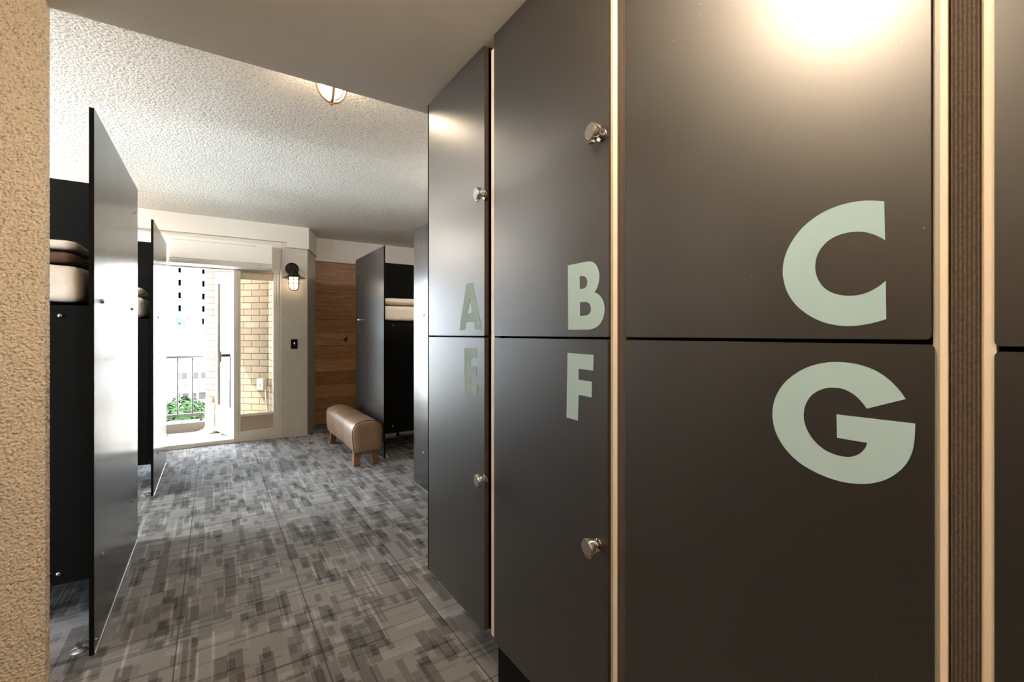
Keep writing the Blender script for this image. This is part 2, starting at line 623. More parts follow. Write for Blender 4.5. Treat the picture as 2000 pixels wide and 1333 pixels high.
def entry_wall():
    """stuccoed wall end in the foreground: the part in view really is bumpy"""
    mb = MB()
    x1, y0, y1 = -.458, 2.06, 2.11
    mb.box(-1.6, -.64, y0, y1, 0, ZS)
    xs, zs = 44, 560
    W, R = .184, .004
    cols = []
    for i in range(xs + 1):                         # along the face to the corner, round it, then along the end
        cols.append((x1 - W + W * i / xs, y0, 0, -1))
    for i in range(1, 13):
        cols.append((x1, y0 + (y1 - y0) * i / 12, 1, 0))
    z0 = 0.0
    vs, fs = [], []
    for (x, y, nx, ny) in cols:
        for k in range(zs + 1):
            z = z0 + (ZS - z0) * k / zs
            p = Vector((x, y, z))
            d = noise.noise(p * 120) * .6 + noise.noise(p * 250 + Vector((3, 1, 7))) * .4
            d = .0035 * max(-.7, min(.8, d * 1.6))
            edge = 0 if i else 0
            if abs(x - x1) < 1e-6 and y == y0:
                nx, ny = .7, -.7
            if x < x1 - W + .004 or (y > y1 - .004):
                d = 0
            vs.append((x + nx * d, y + ny * d, z))
    n = zs + 1
    for i in range(len(cols) - 1):
        for k in range(zs):
            fs.append((i * n + k, (i + 1) * n + k, (i + 1) * n + k + 1, i * n + k + 1))
    mb.add(vs, fs)
    mb.box(-.64, x1 - .012, y0 + .012, y1, 0, ZS)
    return mb


struct(entry_wall(), 'wall_front', M['stucco'], 'beige rough stucco wall end in the left foreground', 'wall')

# window wall: plain piece at left, pillar with chamfered corner at right
ww = MB()
ww.box(-1.05, -.95, YW, YW + .14, 0, ZC)
ww.box(-2.6, -2.45, YW, YW + .14, 0, ZC)
ww.box(-2.45, -1.05, YW, YW + .14, 2.2, ZC)
w3 = thing('added_window_3', 'added wide window, out of view behind the far left bunk', 'window', (-1.75, YW, 0), kind='structure')  # extra glazing, unseen, added to bring in daylight
wf3 = MB()
wf3.box(-2.45, -2.40, YW + .02, YW + .08, 0, 2.2)
wf3.box(-1.10, -1.05, YW + .02, YW + .08, 0, 2.2)
wf3.box(-2.40, -1.10, YW + .02, YW + .08, 0, .06)
wf3.box(-2.40, -1.10, YW + .02, YW + .08, 2.14, 2.2)
wf3.build('window_frame', M['whiteframe'], w3)
MB().box(-2.40, -1.10, YW + .048, YW + .052, .06, 2.14).build('window_pane', M['glass'], w3)
struct(ww, 'wall_window', M['paint'],
       'white wall left of the balcony door', 'wall')
struct(MB().prism([(.705, YW), (1.0, YW), (1.195, 6.89), (1.195, 7.05), (.705, 7.05)], 0, ZC), 'wall_pillar', M['pillar'],
       'grey stucco pillar between balcony door and oak boards', 'wall')
bm_ = MB()
bm_.prism([(-2.6, 6.285), (1.012, 6.285), (1.205, 6.85), (1.205, 6.9), (.95, 6.9), (.95, 6.44), (-2.6, 6.44)], 2.44, ZC)
bm_.prism([(.755, 6.285), (1.012, 6.285), (1.205, 6.85), (1.205, 6.9), (.95, 6.9), (.90, 6.44), (.755, 6.44)], 2.377, 2.4405)
struct(bm_, 'trim_1', M['paint'], 'cream boxed beam above the balcony door', 'beam')
struct(MB().box(1.195, 3.55, 6.87, 7.05, 2.325, ZC), 'trim_2', M['paint'],
       'cream bulkhead above the oak boards', 'bulkhead')
struct(MB().box(1.195, 3.55, YO, 7.05, 0, 2.325), 'wall_oak', M['oak'],
       'wall of horizontal brown oak boards', 'wall')

# ---- balcony door and side window
d1 = thing('door_1', 'white framed glass balcony door standing open under the air conditioner', 'door', (-.05, YW, 0), kind='structure')
fr = MB()
fr.box(-.95, .705, 6.335, 6.42, 2.05, 2.10)
fr.box(-.95, -.90, 6.335, 6.42, 0, 2.05)
fr.box(-.50, -.455, 6.335, 6.42, .05, 2.05)
fr.build('frame', M['whiteframe'], d1, bevel=.004)
MB().box(-.95, .20, 6.33, 6.52, 0, .05).build('sill', M['white'], d1, bevel=.004)
MB().box(.192, .239, 6.325, 6.43, 0, 2.05).build('mullion', M['whiteframe'], d1, bevel=.004)
MB().box(-.95, .705, 6.345, 6.43, 2.10, 2.44).build('transom_panel', M['paint'], d1)
MB().box(-.90, -.50, 6.37, 6.376, .05, 2.05).build('fixed_pane', M['glass'], d1)
# the open leaf swings out onto the balcony
hx, hy = .205, 6.44
ex, ey = .035, 7.07
dv = Vector((ex - hx, ey - hy, 0))
LW = dv.length
dv.normalize()
nv = Vector((-dv.y, dv.x, 0))


def leaf_box(mb, s0, s1, z0, z1, th=.02):
    vs = []
    for z in (z0, z1):
        for tt in (-th, th):
            for ss in (s0, s1):
                vs.append(Vector((hx, hy, z)) + dv * ss + nv * tt)
    return mb.add(vs, [(0, 2, 3, 1), (4, 5, 7, 6), (0, 1, 5, 4), (2, 6, 7, 3), (0, 4, 6, 2), (1, 3, 7, 5)])


lf = MB()
leaf_box(lf, 0, .075, .04, 2.03)
leaf_box(lf, LW - .07, LW, .04, 2.03)
leaf_box(lf, .075, LW - .07, 1.94, 2.03)
leaf_box(lf, .075, LW - .07, .04, .09)
leaf_box(lf, .075, LW - .07, .33, .38)
leaf = lf.build('leaf', M['whiteframe'], d1, bevel=.003)
leaf_box(MB(), .075, LW - .07, .09, .33, .008).build('kick_panel', M['white'], leaf)
leaf_box(MB(), .075, LW - .07, .38, 1.94, .003).build('leaf_pane', M['glass'], leaf)
hd = MB()
pz = Vector((hx, hy, 1.0)) + dv * (LW - .035)
hd.box(pz.x - .035, pz.x - .012, pz.y - .025, pz.y + .025, .93, 1.07)
hd.build('handle', M['white'], leaf)

w1 = thing('window_1', 'narrow fixed window beside the balcony door, brick seen through it', 'window', (.44, YW, 0), kind='structure')
wf = MB()
wf.box(.239, .265, 6.335, 6.42, .125, 2.05)
wf.box(.615, .65, 6.335, 6.42, .125, 2.05)
wf.box(.239, .65, 6.33, 6.43, 0, .125)
wf.box(.265, .615, 6.345, 6.41, .30, .325)
wf.build('window_frame', M['whiteframe'], w1, bevel=.003)
jb = MB()
jb.box(.65, .672, 6.328, 6.43, 0, 2.05)
jb.box(.672, .684, 6.34, 6.43, 0, 2.05)
jb.box(.684, .7045, 6.322, 6.43, 0, 2.10)
jb.build('jamb', M['whiteframe'], w1, bevel=.002)
MB().box(.265, .615, 6.365, 6.385, .125, .30).build('spandrel', M['spandrel'], w1)
MB().box(.265, .615, 6.36, 6.39, 1.955, 2.05).build('head_panel', M['spandrel'], w1)
MB().box(.265, .615, 6.372, 6.378, .325, 1.955).build('window_pane', M['glass'], w1)

# ------------------------------------------------------------------ lockers
def yl(u):
    return on_x(u, HOR, XL)[0]


def letter(parent, loops, off, sc, name, thick=.0007):
    P = []
    for lp in loops:
        P.append([on_x(off[0] + x / sc, off[1] + y / sc, XL) for x, y in lp])
    mb = MB()
    flat = [p for lp in P for p in lp]
    tri = tessellate_polygon([[Vector((a, b, 0)) for a, b in lp] for lp in P])
    n = len(flat)
    vs = [(XL - thick, y, z) for y, z in flat] + [(XL - .0001, y, z) for y, z in flat]
    fs = [tuple(t) for t in tri] + [tuple(n + i for i in t) for t in tri]
    o = 0
    for lp in P:
        m = len(lp)
        for i in range(m):
            a, b = o + i, o + (i + 1) % m
            fs.append((a, b, n + b, n + a))
        o += m
    mb.add(vs, fs)
    l = mb.build('letter', M['letter'], parent)
    l['label'] = 'pale mint letter ' + name
    return l


def knob_at(parent, y, z, ang=0.0, droop=0.0):
    """turn knob: stem, drum with a flat brushed face and a chrome rim, little lock tab"""
    ax = Vector((-1, -droop * .0 + .10 * math.cos(ang), .10 * math.sin(ang))).normalized()
    o = Vector((XL, y, z))
    body = MB()
    body.lathe([(.017, -.001), (.017, .003), (.0085, .005), (.0085, .017), (.019, .0185), (.0225, .021), (.0225, .0345), (.0215, .0365), (.0195, .0368)], o, ax, 28)
    k = smooth_by_angle(body.build('knob', M['chrome'], parent), 35)
    smooth_by_angle(MB().lathe([(.0193, .0366), (.0193, .0374)], o, ax, 28).build('knob_face', M['brushed'], k))
    tb = MB()
    e = ax.cross(Vector((0, 0, 1))).normalized()
    e2 = e.cross(ax)
    c = o + ax * .0275 + e2 * (-.0245) + e * .004
    vs = []
    for a in (-.006, .006):
        for b in (-.004, .004):
            for d in (-.008, .008):
                vs.append(c + ax * a + e2 * b + e * d)
    tb.add(vs, [(0, 1, 3, 2), (4, 6, 7, 5), (0, 4, 5, 1), (2, 3, 7, 6), (0, 2, 6, 4), (1, 5, 7, 3)])
    tb.build('lock_tab', M['chrome'], k, bevel=.001)
    return k


def door(parent, y0, y1, z0, z1, label, rounded=.006):
    """slab door with its front flush at XL, brown edge banding on its near side"""
    mb = MB()
    r = rounded
    poly = []
    for cy, cz, a0 in ((y1 - r, z1 - r, 0), (y0 + r, z1 - r, PI / 2), (y0 + r, z0 + r, PI), (y1 - r, z0 + r, 1.5 * PI)):
        for k in range(5):
            a = a0 + PI / 2 * k / 4
            poly.append((cy + r * math.cos(a), cz + r * math.sin(a)))
    mb.prism(poly, XL, XL + .018, 'x')
    o = mb.build('door', M['black'], parent)
    o['label'] = label
    o.data.materials.append(M['dooredge'])
    for p in o.data.polygons:
        if abs(p.normal.x) < .5:
            p.material_index = 1
    return o


DEPTH = .56
ZB, ZSEAM, ZT = .20, 1.288, 2.366
GAPZ = .0035
# near / far edges of every bay read off the row of doors
bays = [
    dict(k='A', far=yl(838), near=yl(946), seam=ZSEAM, letters=('A', 'E')),
    dict(k='B', far=yl(965), near=yl(1189), seam=ZSEAM, letters=('B', 'F')),
    dict(k='C', far=yl(1222), near=yl(1818), seam=ZSEAM, letters=('C', 'G')),
    dict(k='D', far=yl(1942), near=-.42, seam=1.2805, letters=('', '')),
]
LET = {
    'C': ([[(1010, 105)] + catmull([(1010, 105), (880, 98), (760, 108), (640, 135), (520, 180), (400, 250), (290, 345), (205, 460), (150, 580), (130, 700), (140, 800), (175, 905), (250, 1010), (350, 1090), (470, 1150), (600, 1182), (720, 1188), (840, 1175), (940, 1153), (1028, 1127)])[1:]
           + catmull([(1023, 795), (960, 845), (880, 890), (790, 918), (700, 925), (610, 915), (530, 885), (470, 835), (430, 770), (412, 700), (415, 630), (435, 560), (480, 490), (550, 430), (640, 390), (740, 370), (830, 370), (910, 390), (970, 415), (1018, 443)])], (1500, 370), 4.443),
    'G': ([catmull([(1283, 460), (1230, 385), (1150, 300), (1050, 225), (930, 170), (800, 138), (650, 126), (520, 140), (400, 175), (290, 235), (195, 315), (125, 420), (92, 530), (90, 640), (115, 750), (170, 860), (250, 960), (350, 1045), (470, 1115), (600, 1170), (740, 1208), (880, 1222), (1000, 1212), (1110, 1180), (1210, 1120), (1290, 1040), (1340, 940), (1362, 830), (1370, 680)])
           + [(662, 597), (667, 807)] + catmull([(937, 852), (925, 890), (890, 935), (840, 965), (770, 980), (690, 970), (600, 940), (520, 890), (450, 820), (400, 740), (373, 660), (368, 590), (385, 510), (430, 435), (500, 385), (580, 360), (660, 358), (740, 375), (820, 420), (880, 475), (935, 545)])], (1490, 680), 4.597),
    'B': ([[(218, 213)] + catmull([(510, 155), (570, 162), (620, 200), (655, 265), (672, 340), (672, 420), (655, 500), (630, 560), (603, 604)])
           + catmull([(604, 605), (650, 622), (695, 670), (730, 735), (748, 820), (745, 900), (725, 985), (690, 1050), (640, 1100), (580, 1130), (520, 1142)]) + [(222, 1145)],
           catmull([(388, 372), (430, 366), (470, 378), (495, 420), (500, 460), (490, 505), (465, 540), (430, 552), (392, 556)]),
           catmull([(393, 748), (460, 741), (510, 750), (540, 785), (552, 835), (545, 885), (520, 920), (480, 938), (395, 946)])], (1080, 490), 7.408),
    'F': ([[(202, 278), (560, 308), (554, 522), (353, 497), (352, 646), (535, 674), (532, 888), (352, 852), (344, 1208), (188, 1163)]], (1080, 650), 7.015),
    'A': ([[(155, 128), (213, 114), (302, 570), (243, 562), (228, 488), (149, 493), (136, 568), (84, 572)], [(186, 258), (163, 407), (209, 402)]], (880, 530), 4.94),
    'E': ([[(135, 740), (252, 742), (252, 838), (188, 840), (188, 918), (250, 920), (250, 1020), (188, 1018), (188, 1092), (257, 1103), (257, 1200), (139, 1173)]], (880, 530), 4.94),
}
KNOB = {'A': (930, 378), 'E': (931, 940), 'B': (1154, 257), 'F': (1147, 1071)}
labels = {
    'A': 'black two-door locker lettered A and E, farthest along the row',
    'B': 'black two-door locker lettered B and F with chrome turn knobs',
    'C': 'wide black two-door locker lettered C over G in large mint letters',
    'D': 'black locker with no letter in sight at the right edge, nearest the camera',
}
ends = [bays[0]['far'] + .0, yl(955), yl(1205), yl(1856), -.45]
for i, b in enumerate(bays):
    t = thing('locker', labels[b['k']], 'locker', (XL, (b['far'] + b['near']) / 2, 0), 'lockers in the passage row')
    z0 = ZB
    yf, yn = b['far'], b['near']
    # carcass: side board at the far side (its brown edge shows), back, top, shelf, bottom
    cs = MB()
    xb = XL + DEPTH
    cs.box(xb - .012, xb, yn + .0, yf, ZB, ZT)
    cs.box(XL + .022, xb - .012, yn + .0, yf - .001, ZB, ZB + .018)
    cs.box(XL + .022, xb - .012, yn + .0, yf - .001, ZT - .02, ZT)
    cs.box(XL + .03, xb - .012, yn + .0, yf - .001, b['seam'] - .009, b['seam'] + .009)
    cs.build('carcass', M['dark'], t)
    if i == 0:
        MB().box(XL + .0008, xb - .0125, yf + .0004, yf + .016, ZB, ZT).build('side_board', M['dark'], t)
        MB().box(XL + .34, xb - .03, yn, yf - .05, 0, ZB - .0005).build('plinth', M['dark'], t)
    else:
        yb1 = {1: yl(965.5), 2: yl(1205.5), 3: yl(1856.5)}[i]
        yb0 = {1: yl(965.5) - .02, 2: yl(1221), 3: yl(1914)}[i]
        if i == 1:
            MB().box(XL + .022, xb - .0125, yb0 + .001, yb1, 0, ZT).build('side_board', M['dark'], t)
        else:
            MB().box(XL + .001, xb - .0125, yb0 + .0005, yb1, .0, ZT + .012).build('side_board', M['ply'], t)['label'] = 'brown raw plywood side board'
        MB().box(XL + .004, xb - .02, yn, min(yf, yb0) - .001, 0, ZB - .003).build('plinth', M['dark'], t)
        if i == 3:
            MB().box(XL + .006, XL + .02, yl(1944), yl(1914.5), .0, ZT).build('edge_strip', M['strip'], t)['label'] = 'cream hinge strip'
    # cream strip on the near side of the door gap
    if i == 0:
        s0, s1 = yl(964), yl(957.5)
        MB().box(XL + .004, XL + .03, s0, s1, ZB + .01, 2.325).build('edge_strip', M['strip'], t, bevel=.001)
        MB().box(XL + .05, xb, s0 + .002, yn, ZB + .01, ZT).build('inner_wall', M['dark'], t)
    elif i < 3:
        s0, s1, s2 = (yl(1204.5), yl(1196), yl(1189.5)) if i == 1 else (yl(1851), yl(1834), yl(1819))
        MB().box(XL + .002, XL + .03, s0, s1, 0, ZT + .012).build('edge_strip', M['strip'], t, bevel=.0015)['label'] = 'cream hinge strip'
        MB().box(XL + .0055, XL + .03, s1 + .0003, s2 - .0005, 0, ZT + .012).build('rebate_strip', M['stripgrey'], t)  # rebate of the cream strip, its shade put into the grey colour
    # doors
    g = GAPZ
    up = door(t, yn, yf, b['seam'] + g, ZT, 'black upper door')
    near_low = yn + (.004 if i == 1 else -.003 if i == 2 else 0)
    lo = door(t, near_low, yf, ZB, b['seam'] - g, 'black lower door')
    for k, dr in zip(b['letters'], (up, lo)):
        if k:
            loops, off, sc = LET[k]
            letter(dr, loops, off, sc, k)
        if k in KNOB:
            u, v = KNOB[k]
            xk = XL - .036
            y, z = on_x(u, v, xk)
            knob_at(dr, y, z, ang={'A': .3, 'B': .9, 'E': -.3, 'F': -.4}[k])
    # strike plate on the strip
    if i == 1:
        yy, zz = on_x(1190, 1077, XL + .012)
        MB().cyl((XL + .0115, yl(1193), zz), (-1, 0, 0), .008, .002, 14).build('strike_plate', M['brushed'], t)

# ------------------------------------------------------------------ bunks
def bunk(side, xf, y0, L, label, screws, front_screws, bed=True):
    """side -1: bunk lies to the left of its privacy panel, +1: to the right"""
    def X(a):
        return xf + side * a
    t = thing('bunk_bed', label, 'bunk bed', (xf, y0, 0), 'black bunk beds with privacy panels')
    MB().box(X(0), X(.016), y0, y0 + L, .018, 2.20).build('privacy_panel', M['panel'], t)
    pn = t.children[0]
    pn['label'] = 'tall black privacy panel'
    pn.data.materials.append(M['dark'])
    for p in pn.data.polygons:
        if abs(p.normal.x) < .5:
            p.material_index = 1
    MB().box(X(-.0012), X(.0168), y0 + .01, y0 + L - .01, .008, .0175).build('floor_strip', M['brushed'], t)
    W = 1.95
    yb = y0 + .32
    MB().box(X(.017), X(W), y0 + L + .001, y0 + L + .019, .2, 2.2).build('back_panel', M['dark'], t)
    MB().box(X(.06), X(W), yb, yb + .018, .2, 1.425).build('front_panel', M['dark'], t)
    MB().box(X(.06), X(W), yb + .0185, y0 + L, .2, .225).build('lower_platform', M['dark'], t)
    MB().box(X(.06), X(W), yb + .0185, y0 + L, 1.40, 1.425).build('upper_platform', M['dark'], t)
    MB().box(X(.017), X(.055), yb - .012, yb + .03, .2, 1.62).build('post', M['dark'], t)
    for yy in (y0 + .10, y0 + L - .15):
        f = MB()
        f.lathe([(.030, 0), (.030, .004), (.022, .010), (.010, .013), (.010, .03)], (X(.062), yy, 0), (0, 0, 1), 18)
        f.box(X(.017), X(.072), yy - .01, yy + .01, .028, .034)
        smooth_by_angle(f.build('foot', M['brushed'], t))
    for yy in (yb + .06, y0 + L - .08):
        MB().cyl((X(.5), yy, 0), (0, 0, 1), .02, .199, 12).build('leg', M['dark'], t)
        MB().cyl((X(W - .1), yy, 0), (0, 0, 1), .02, .199, 12).build('leg', M['dark'], t)
    for (u, v, r) in screws:
        y, z = on_x(u, v, xf)
        s = MB().lathe([(r, 0), (r, .002), (r * .75, .005), (r * .3, .0065)], (xf - side * -.0 , y, z), (-side, 0, 0), 12)
        smooth_by_angle(s.build('screw', M['screw'], t))
    for (u, v) in front_screws:
        x, z = on_y(u, v, yb)
        s = MB().lathe([(.009, 0), (.009, .002), (.007, .005), (.003, .0065)], (x, yb, z), (0, -1, 0), 12)
        smooth_by_angle(s.build('screw', M['chrome'], t))
    return t


def soft_box(x0, x1, y0, y1, z0, z1, r, nx=40, ny=20, nz=6, amp=.004, seed=0, crown=0.0):
    """rounded cushion-like slab with slight wrinkles"""
    mb = MB()
    bm = bmesh.new()
    idx = {}
    cx, cy, cz = (x0 + x1) / 2, (y0 + y1) / 2, (z0 + z1) / 2
    hx_, hy_, hz_ = abs(x1 - x0) / 2, abs(y1 - y0) / 2, abs(z1 - z0) / 2

    def P(i, j, k):
        key = (i, j, k)
        if key in idx:
            return idx[key]
        p = Vector(((2 * i / nx - 1) * hx_, (2 * j / ny - 1) * hy_, (2 * k / nz - 1) * hz_))
        q = Vector((max(-hx_ + r, min(hx_ - r, p.x)), max(-hy_ + r, min(hy_ - r, p.y)), max(-hz_ + r, min(hz_ - r, p.z))))
        d = p - q
        if d.length > 1e-9:
            p = q + d.normalized() * r
        if crown:
            p.z *= 1 - crown * (1 - max(0, 1 - abs(p.x / hx_) ** 3) * max(0, 1 - abs(p.y / hy_) ** 3))
        w = Vector((p.x + cx, p.y + cy, p.z + cz))
        nn = noise.noise(Vector((w.x * 7, w.y * 7, w.z * 16 + seed))) + .5 * noise.noise(Vector((w.x * 19 + w.z * 14, w.y * 18, w.z * 9 + seed)))
        n_ = d.normalized() if d.length > 1e-9 else Vector((0, 0, 1))
        w += n_ * amp * nn
        idx[key] = len(mb.v)
        mb.v.append(tuple(w))
        return idx[key]
    for i in range(nx):
        for j in range(ny):
            for k in (0, nz):
                mb.f.append((P(i, j, k), P(i + 1, j, k), P(i + 1, j + 1, k), P(i, j + 1, k)))
    for i in range(nx):
        for k in range(nz):
            for j in (0, ny):
                mb.f.append((P(i, j, k), P(i + 1, j, k), P(i + 1, j, k + 1), P(i, j, k + 1)))
    for j in range(ny):
        for k in range(nz):
            for i in (0, nx):
                mb.f.append((P(i, j, k), P(i, j + 1, k), P(i, j + 1, k + 1), P(i, j, k + 1)))
    bm.free()
    return mb


XLB, XRB = -.40, 1.45
L1 = bunk(-1, XLB, 2.43, 1.23, 'black bunk bed beside the stucco wall end, first on the left',
          [(263, 416, .007), (200, 589, .010), (258, 604, .009), (257, 979, .009), (200, 1084, .010), (265, 1055, .005), (187, 1250, .005)],
          [(117, 617), (114, 1122)])
L2 = bunk(-1, XLB, 4.55, 1.15, 'black bunk bed on the left next to the balcony door',
          [(328, 511, .008), (309, 620, .009), (327, 627, .009), (326, 851, .009), (308, 885, .009), (330, 902, .006), (302, 966, .006)], [])
R1 = bunk(1, XRB, 2.54, 1.23, 'black bunk bed on the right, mostly behind the locker lettered A',
          [(820, 480, .009), (828, 616, .010), (827, 885, .010), (812, 946, .006)], [])
R2 = bunk(1, XRB, 4.61, 1.10, 'black bunk bed on the right behind the leather bench',
          [(699.5, 533, .010), (740, 623, .008), (747, 893, .007)], [(767, 636), (767, 833)])
y_, z_ = on_x(705, 625, XRB)
smooth_by_angle(MB().lathe([(.008, 0), (.008, .02), (.014, .024), (.014, .034), (.008, .038)], (XRB, y_, z_), (-1, 0, 0), 16)
                .build('coat_peg', M['chrome'], R2))


def bedding(side, xf, y0, L, where, blanket):
    def X(a):
        return xf + side * a
    yb = y0 + .32
    a, b = sorted((X(.09), X(1.9)))
    m = soft_box(a, b, yb - .015, y0 + L - .03, 1.4395, 1.603, .035, 60, 26, 10, .0075, y0)
    tag(smooth_by_angle(m.build('mattress', M['linen']), 70), 'mattress in white sheet ' + where, 'mattress', 'mattresses on the upper bunks')
    a, b = sorted((X(.10), X(.62)))
    if blanket:
        z0 = 1.618
        q = soft_box(a - .6, b - .02, yb + .01, yb + .42, z0, z0 + .045, .02, 30, 14, 4, .004, 5)
        tag(smooth_by_angle(q.build('folded_blanket', M['blanket']), 70), 'folded brown blanket under the pillow ' + where, 'blanket')
        z0 += .0495
        p = soft_box(a - .6, b - .01, yb + .0, yb + .40, z0, z0 + .055, .025, 30, 16, 6, .004, 9, .35)
    else:
        z0 = 1.62
        p = soft_box(a, b, yb + .03, yb + .45, z0, z0 + .085, .04, 24, 18, 6, .004, 3 + y0, .45)
    tag(smooth_by_angle(p.build('pillow', M['linen']), 70), 'white pillow lying ' + where, 'pillow', 'pillows on the bunks')


bedding(-1, XLB, 2.43, 1.23, 'on the bunk beside the stucco wall end', True)
bedding(-1, XLB, 4.55, 1.15, 'on the left bunk next to the balcony door', False)
bedding(1, XRB, 4.61, 1.10, 'on the right bunk behind the bench', False)

# ------------------------------------------------------------------ bench
bt = thing('bench', 'tan leather pommel bench on splayed wooden feet before the right bunk', 'bench', (1.265, 5.13, 0))
YA, YB_ = 4.50, 5.76
XC = 1.262


def bench_section(scale=1.0):
    pts = catmull([(-.118, .140), (-.131, .165), (-.143, .25), (-.146, .33), (-.138, .385), (-.110, .422), (-.06, .440), (0, .446),
                   (.06, .440), (.110, .422), (.138, .385), (.146, .33), (.143, .25), (.131, .165), (.118, .140)], 4)
    cz = .29
    return [(XC + x * scale, cz + (z - cz) * scale) for x, z in pts]


mb = MB()
rings = []
for y, s in ((YA + .010, .0), (YA + .004, .5), (YA + .002, .90), (YA + .008, .965), (YA + .024, .99), (YA + .06, 1.0), (YA + .3, 1.0), (YA + .63, .99),
             (YA + .95, 1.0), (YB_ - .06, 1.0), (YB_ - .024, .99), (YB_ - .008, .965), (YB_ - .002, .90), (YB_ - .004, .5), (YB_ - .01, .0)):
    rings.append([(x, y, z) for x, z in bench_section(max(s, .02))])
n = len(rings[0])
for r_ in rings:
    mb.v += r_
for i in range(len(rings) - 1):
    for k in range(n):
        k2 = (k + 1) % n
        mb.f.append((i * n + k, i * n + k2, (i + 1) * n + k2, (i + 1) * n + k))
smooth_by_angle(mb.build('seat_body', M['leather'], bt), 50)
for y in (YA + .016, YB_ - .016):
    smooth_by_angle(MB().tube([(x, y, z) for x, z in bench_section(.988)][:-1], .0055, 6).build('piping', M['piping'], bt))
for y in (YA + .42, YA + .84):
    smooth_by_angle(MB().tube([(x, y, z) for x, z in bench_section(.993)][:-1], .0028, 6).build('seam', M['leather'], bt))
for sx in (-1, 1):
    for (yl_, sy) in ((YA + .115, -1), (YB_ - .115, 1)):
        lx, w, d = XC + sx * .078, .036, .036
        b0 = [(lx + sx * .018 - w * .85, yl_ + sy * .03 - d), (lx + sx * .018 + w * .85, yl_ + sy * .03 - d), (lx + sx * .018 + w * .85, yl_ + sy * .03 + d), (lx + sx * .018 - w * .85, yl_ + sy * .03 + d)]
        b1 = [(lx - w, yl_ - d), (lx + w, yl_ - d), (lx + w, yl_ + d), (lx - w, yl_ + d)]
        MB().add([(x, y, 0) for x, y in b0] + [(x, y, .155) for x, y in b1],
                 [(0, 3, 2, 1), (4, 5, 6, 7), (0, 1, 5, 4), (1, 2, 6, 5), (2, 3, 7, 6), (3, 0, 4, 7)]).build('leg', M['legwood'], bt, bevel=.004)

# ------------------------------------------------------------------ fittings
def cage_lamp(name, label, loc, group, glow='lampglass'):
    x, y, z = loc
    t = thing(name, label, 'lamp', loc, group)
    smooth_by_angle(MB().lathe([(.085, 0), (.085, .018), (.070, .030), (.064, .046), (.0, .046)], loc, (0, 0, -1), 32).build('base', M['strip'], t))
    g = [(.052, .046)] + [(.052 * math.cos(a), .085 + .052 * math.sin(a)) for a in [PI / 2 * k / 10 for k in range(10)]] + [(.004, .137)]
    smooth_by_angle(MB().lathe(g, loc, (0, 0, -1), 28).build('glass_dome', M[glow], t), 80)
    cg = MB()
    for k in range(2):
        a = k * PI / 2 - .02
        path = []
        for i in range(25):
            b = PI * i / 24
            s, h = math.cos(b) * .072, .040 + .118 * math.sin(b) ** .75
            path.append((x + s * math.cos(a), y + s * math.sin(a), z - h))
        cg.tube(path, .0075, 10)
    cg.tube([(x + .072 * math.cos(2 * PI * i / 32), y + .072 * math.sin(2 * PI * i / 32), z - .052) for i in range(32)], .0065, 8, True)
    smooth_by_angle(cg.build('cage', M['brass'], t), 60)
    smooth_by_angle(MB().lathe([(.009, 0), (.009, .006), (.004, .011)], (x, y, z - .163), (0, 0, -1), 12).build('finial', M['brass'], t))
    return t


cage_lamp('ceiling_lamp', 'lit caged ceiling lamp just beyond the lowered ceiling edge', (.506, 2.47, ZC), 'caged ceiling lamps')
cage_lamp('ceiling_lamp', 'lit caged ceiling lamp above the lockers lettered C and G', (.14, .58, ZS), 'caged ceiling lamps', 'entryglass')
cage_lamp('ceiling_lamp', 'added caged fill lamp, out of view at the back of the entry passage', (-.75, -.8, ZS), 'caged ceiling lamps', 'entryglass')  # unseen lamp added to brighten the passage and stucco wall
cage_lamp('ceiling_lamp', 'added caged fill lamp, out of view behind the far left bunk', (-1.5, 6.0, ZC), 'caged ceiling lamps', 'fillglass')  # unseen lamp added to whiten the ceiling near the beam
cage_lamp('ceiling_lamp', 'added caged fill lamp, out of view above the right bunk behind the lockers', (2.2, 3.3, ZC), 'caged ceiling lamps', 'fillglass')  # unseen lamp added to brighten the far part of the room
cage_lamp('ceiling_lamp', 'added caged fill lamp, out of view over the aisle between the left bunks', (-1.6, 4.15, ZC), 'caged ceiling lamps', 'fillglass')  # unseen lamp added to light the ceiling on the left

sx_, sy_ = .822, YW
t = thing('wall_sconce', 'dark bronze caged barn lamp lit on the stucco pillar', 'wall lamp', (sx_, sy_, 2.11))
smooth_by_angle(MB().lathe([(.078, 0), (.078, .012), (.066, .022), (.03, .026)], (sx_, sy_, 2.115), (0, -1, 0), 28).build('backplate', M['blackmetal'], t))
jx, jy = sx_ + .004, sy_ - .135
smooth_by_angle(MB().tube(catmull3 if False else [(sx_, sy_ - .02, 2.115), (sx_, sy_ - .05, 2.125), (sx_, sy_ - .085, 2.128), (sx_ + .002, sy_ - .115, 2.118), (jx, jy, 2.092), (jx, jy, 2.07)], .021, 12).build('arm', M['blackmetal'], t), 60)
smooth_by_angle(MB().lathe([(.028, 2.10), (.034, 2.085), (.044, 2.06), (.060, 2.035), (.075, 2.012), (.100, 2.000), (.130, 1.990), (.131, 1.986), (.098, 1.994), (.07, 1.996), (.02, 1.996)], (jx, jy, 0), (0, 0, 1), 32).build('shade', M['blackmetal'], t))
g = [(.052, 1.995), (.053, 1.91)] + [(.053 * math.cos(a), 1.90 - .06 * math.sin(a)) for a in [PI / 2 * k / 8 for k in range(8)]] + [(.004, 1.84)]
smooth_by_angle(MB().lathe(g, (jx, jy, 0), (0, 0, 1), 24).build('glass_jar', M['sconceglass'], t), 80)
cg = MB()
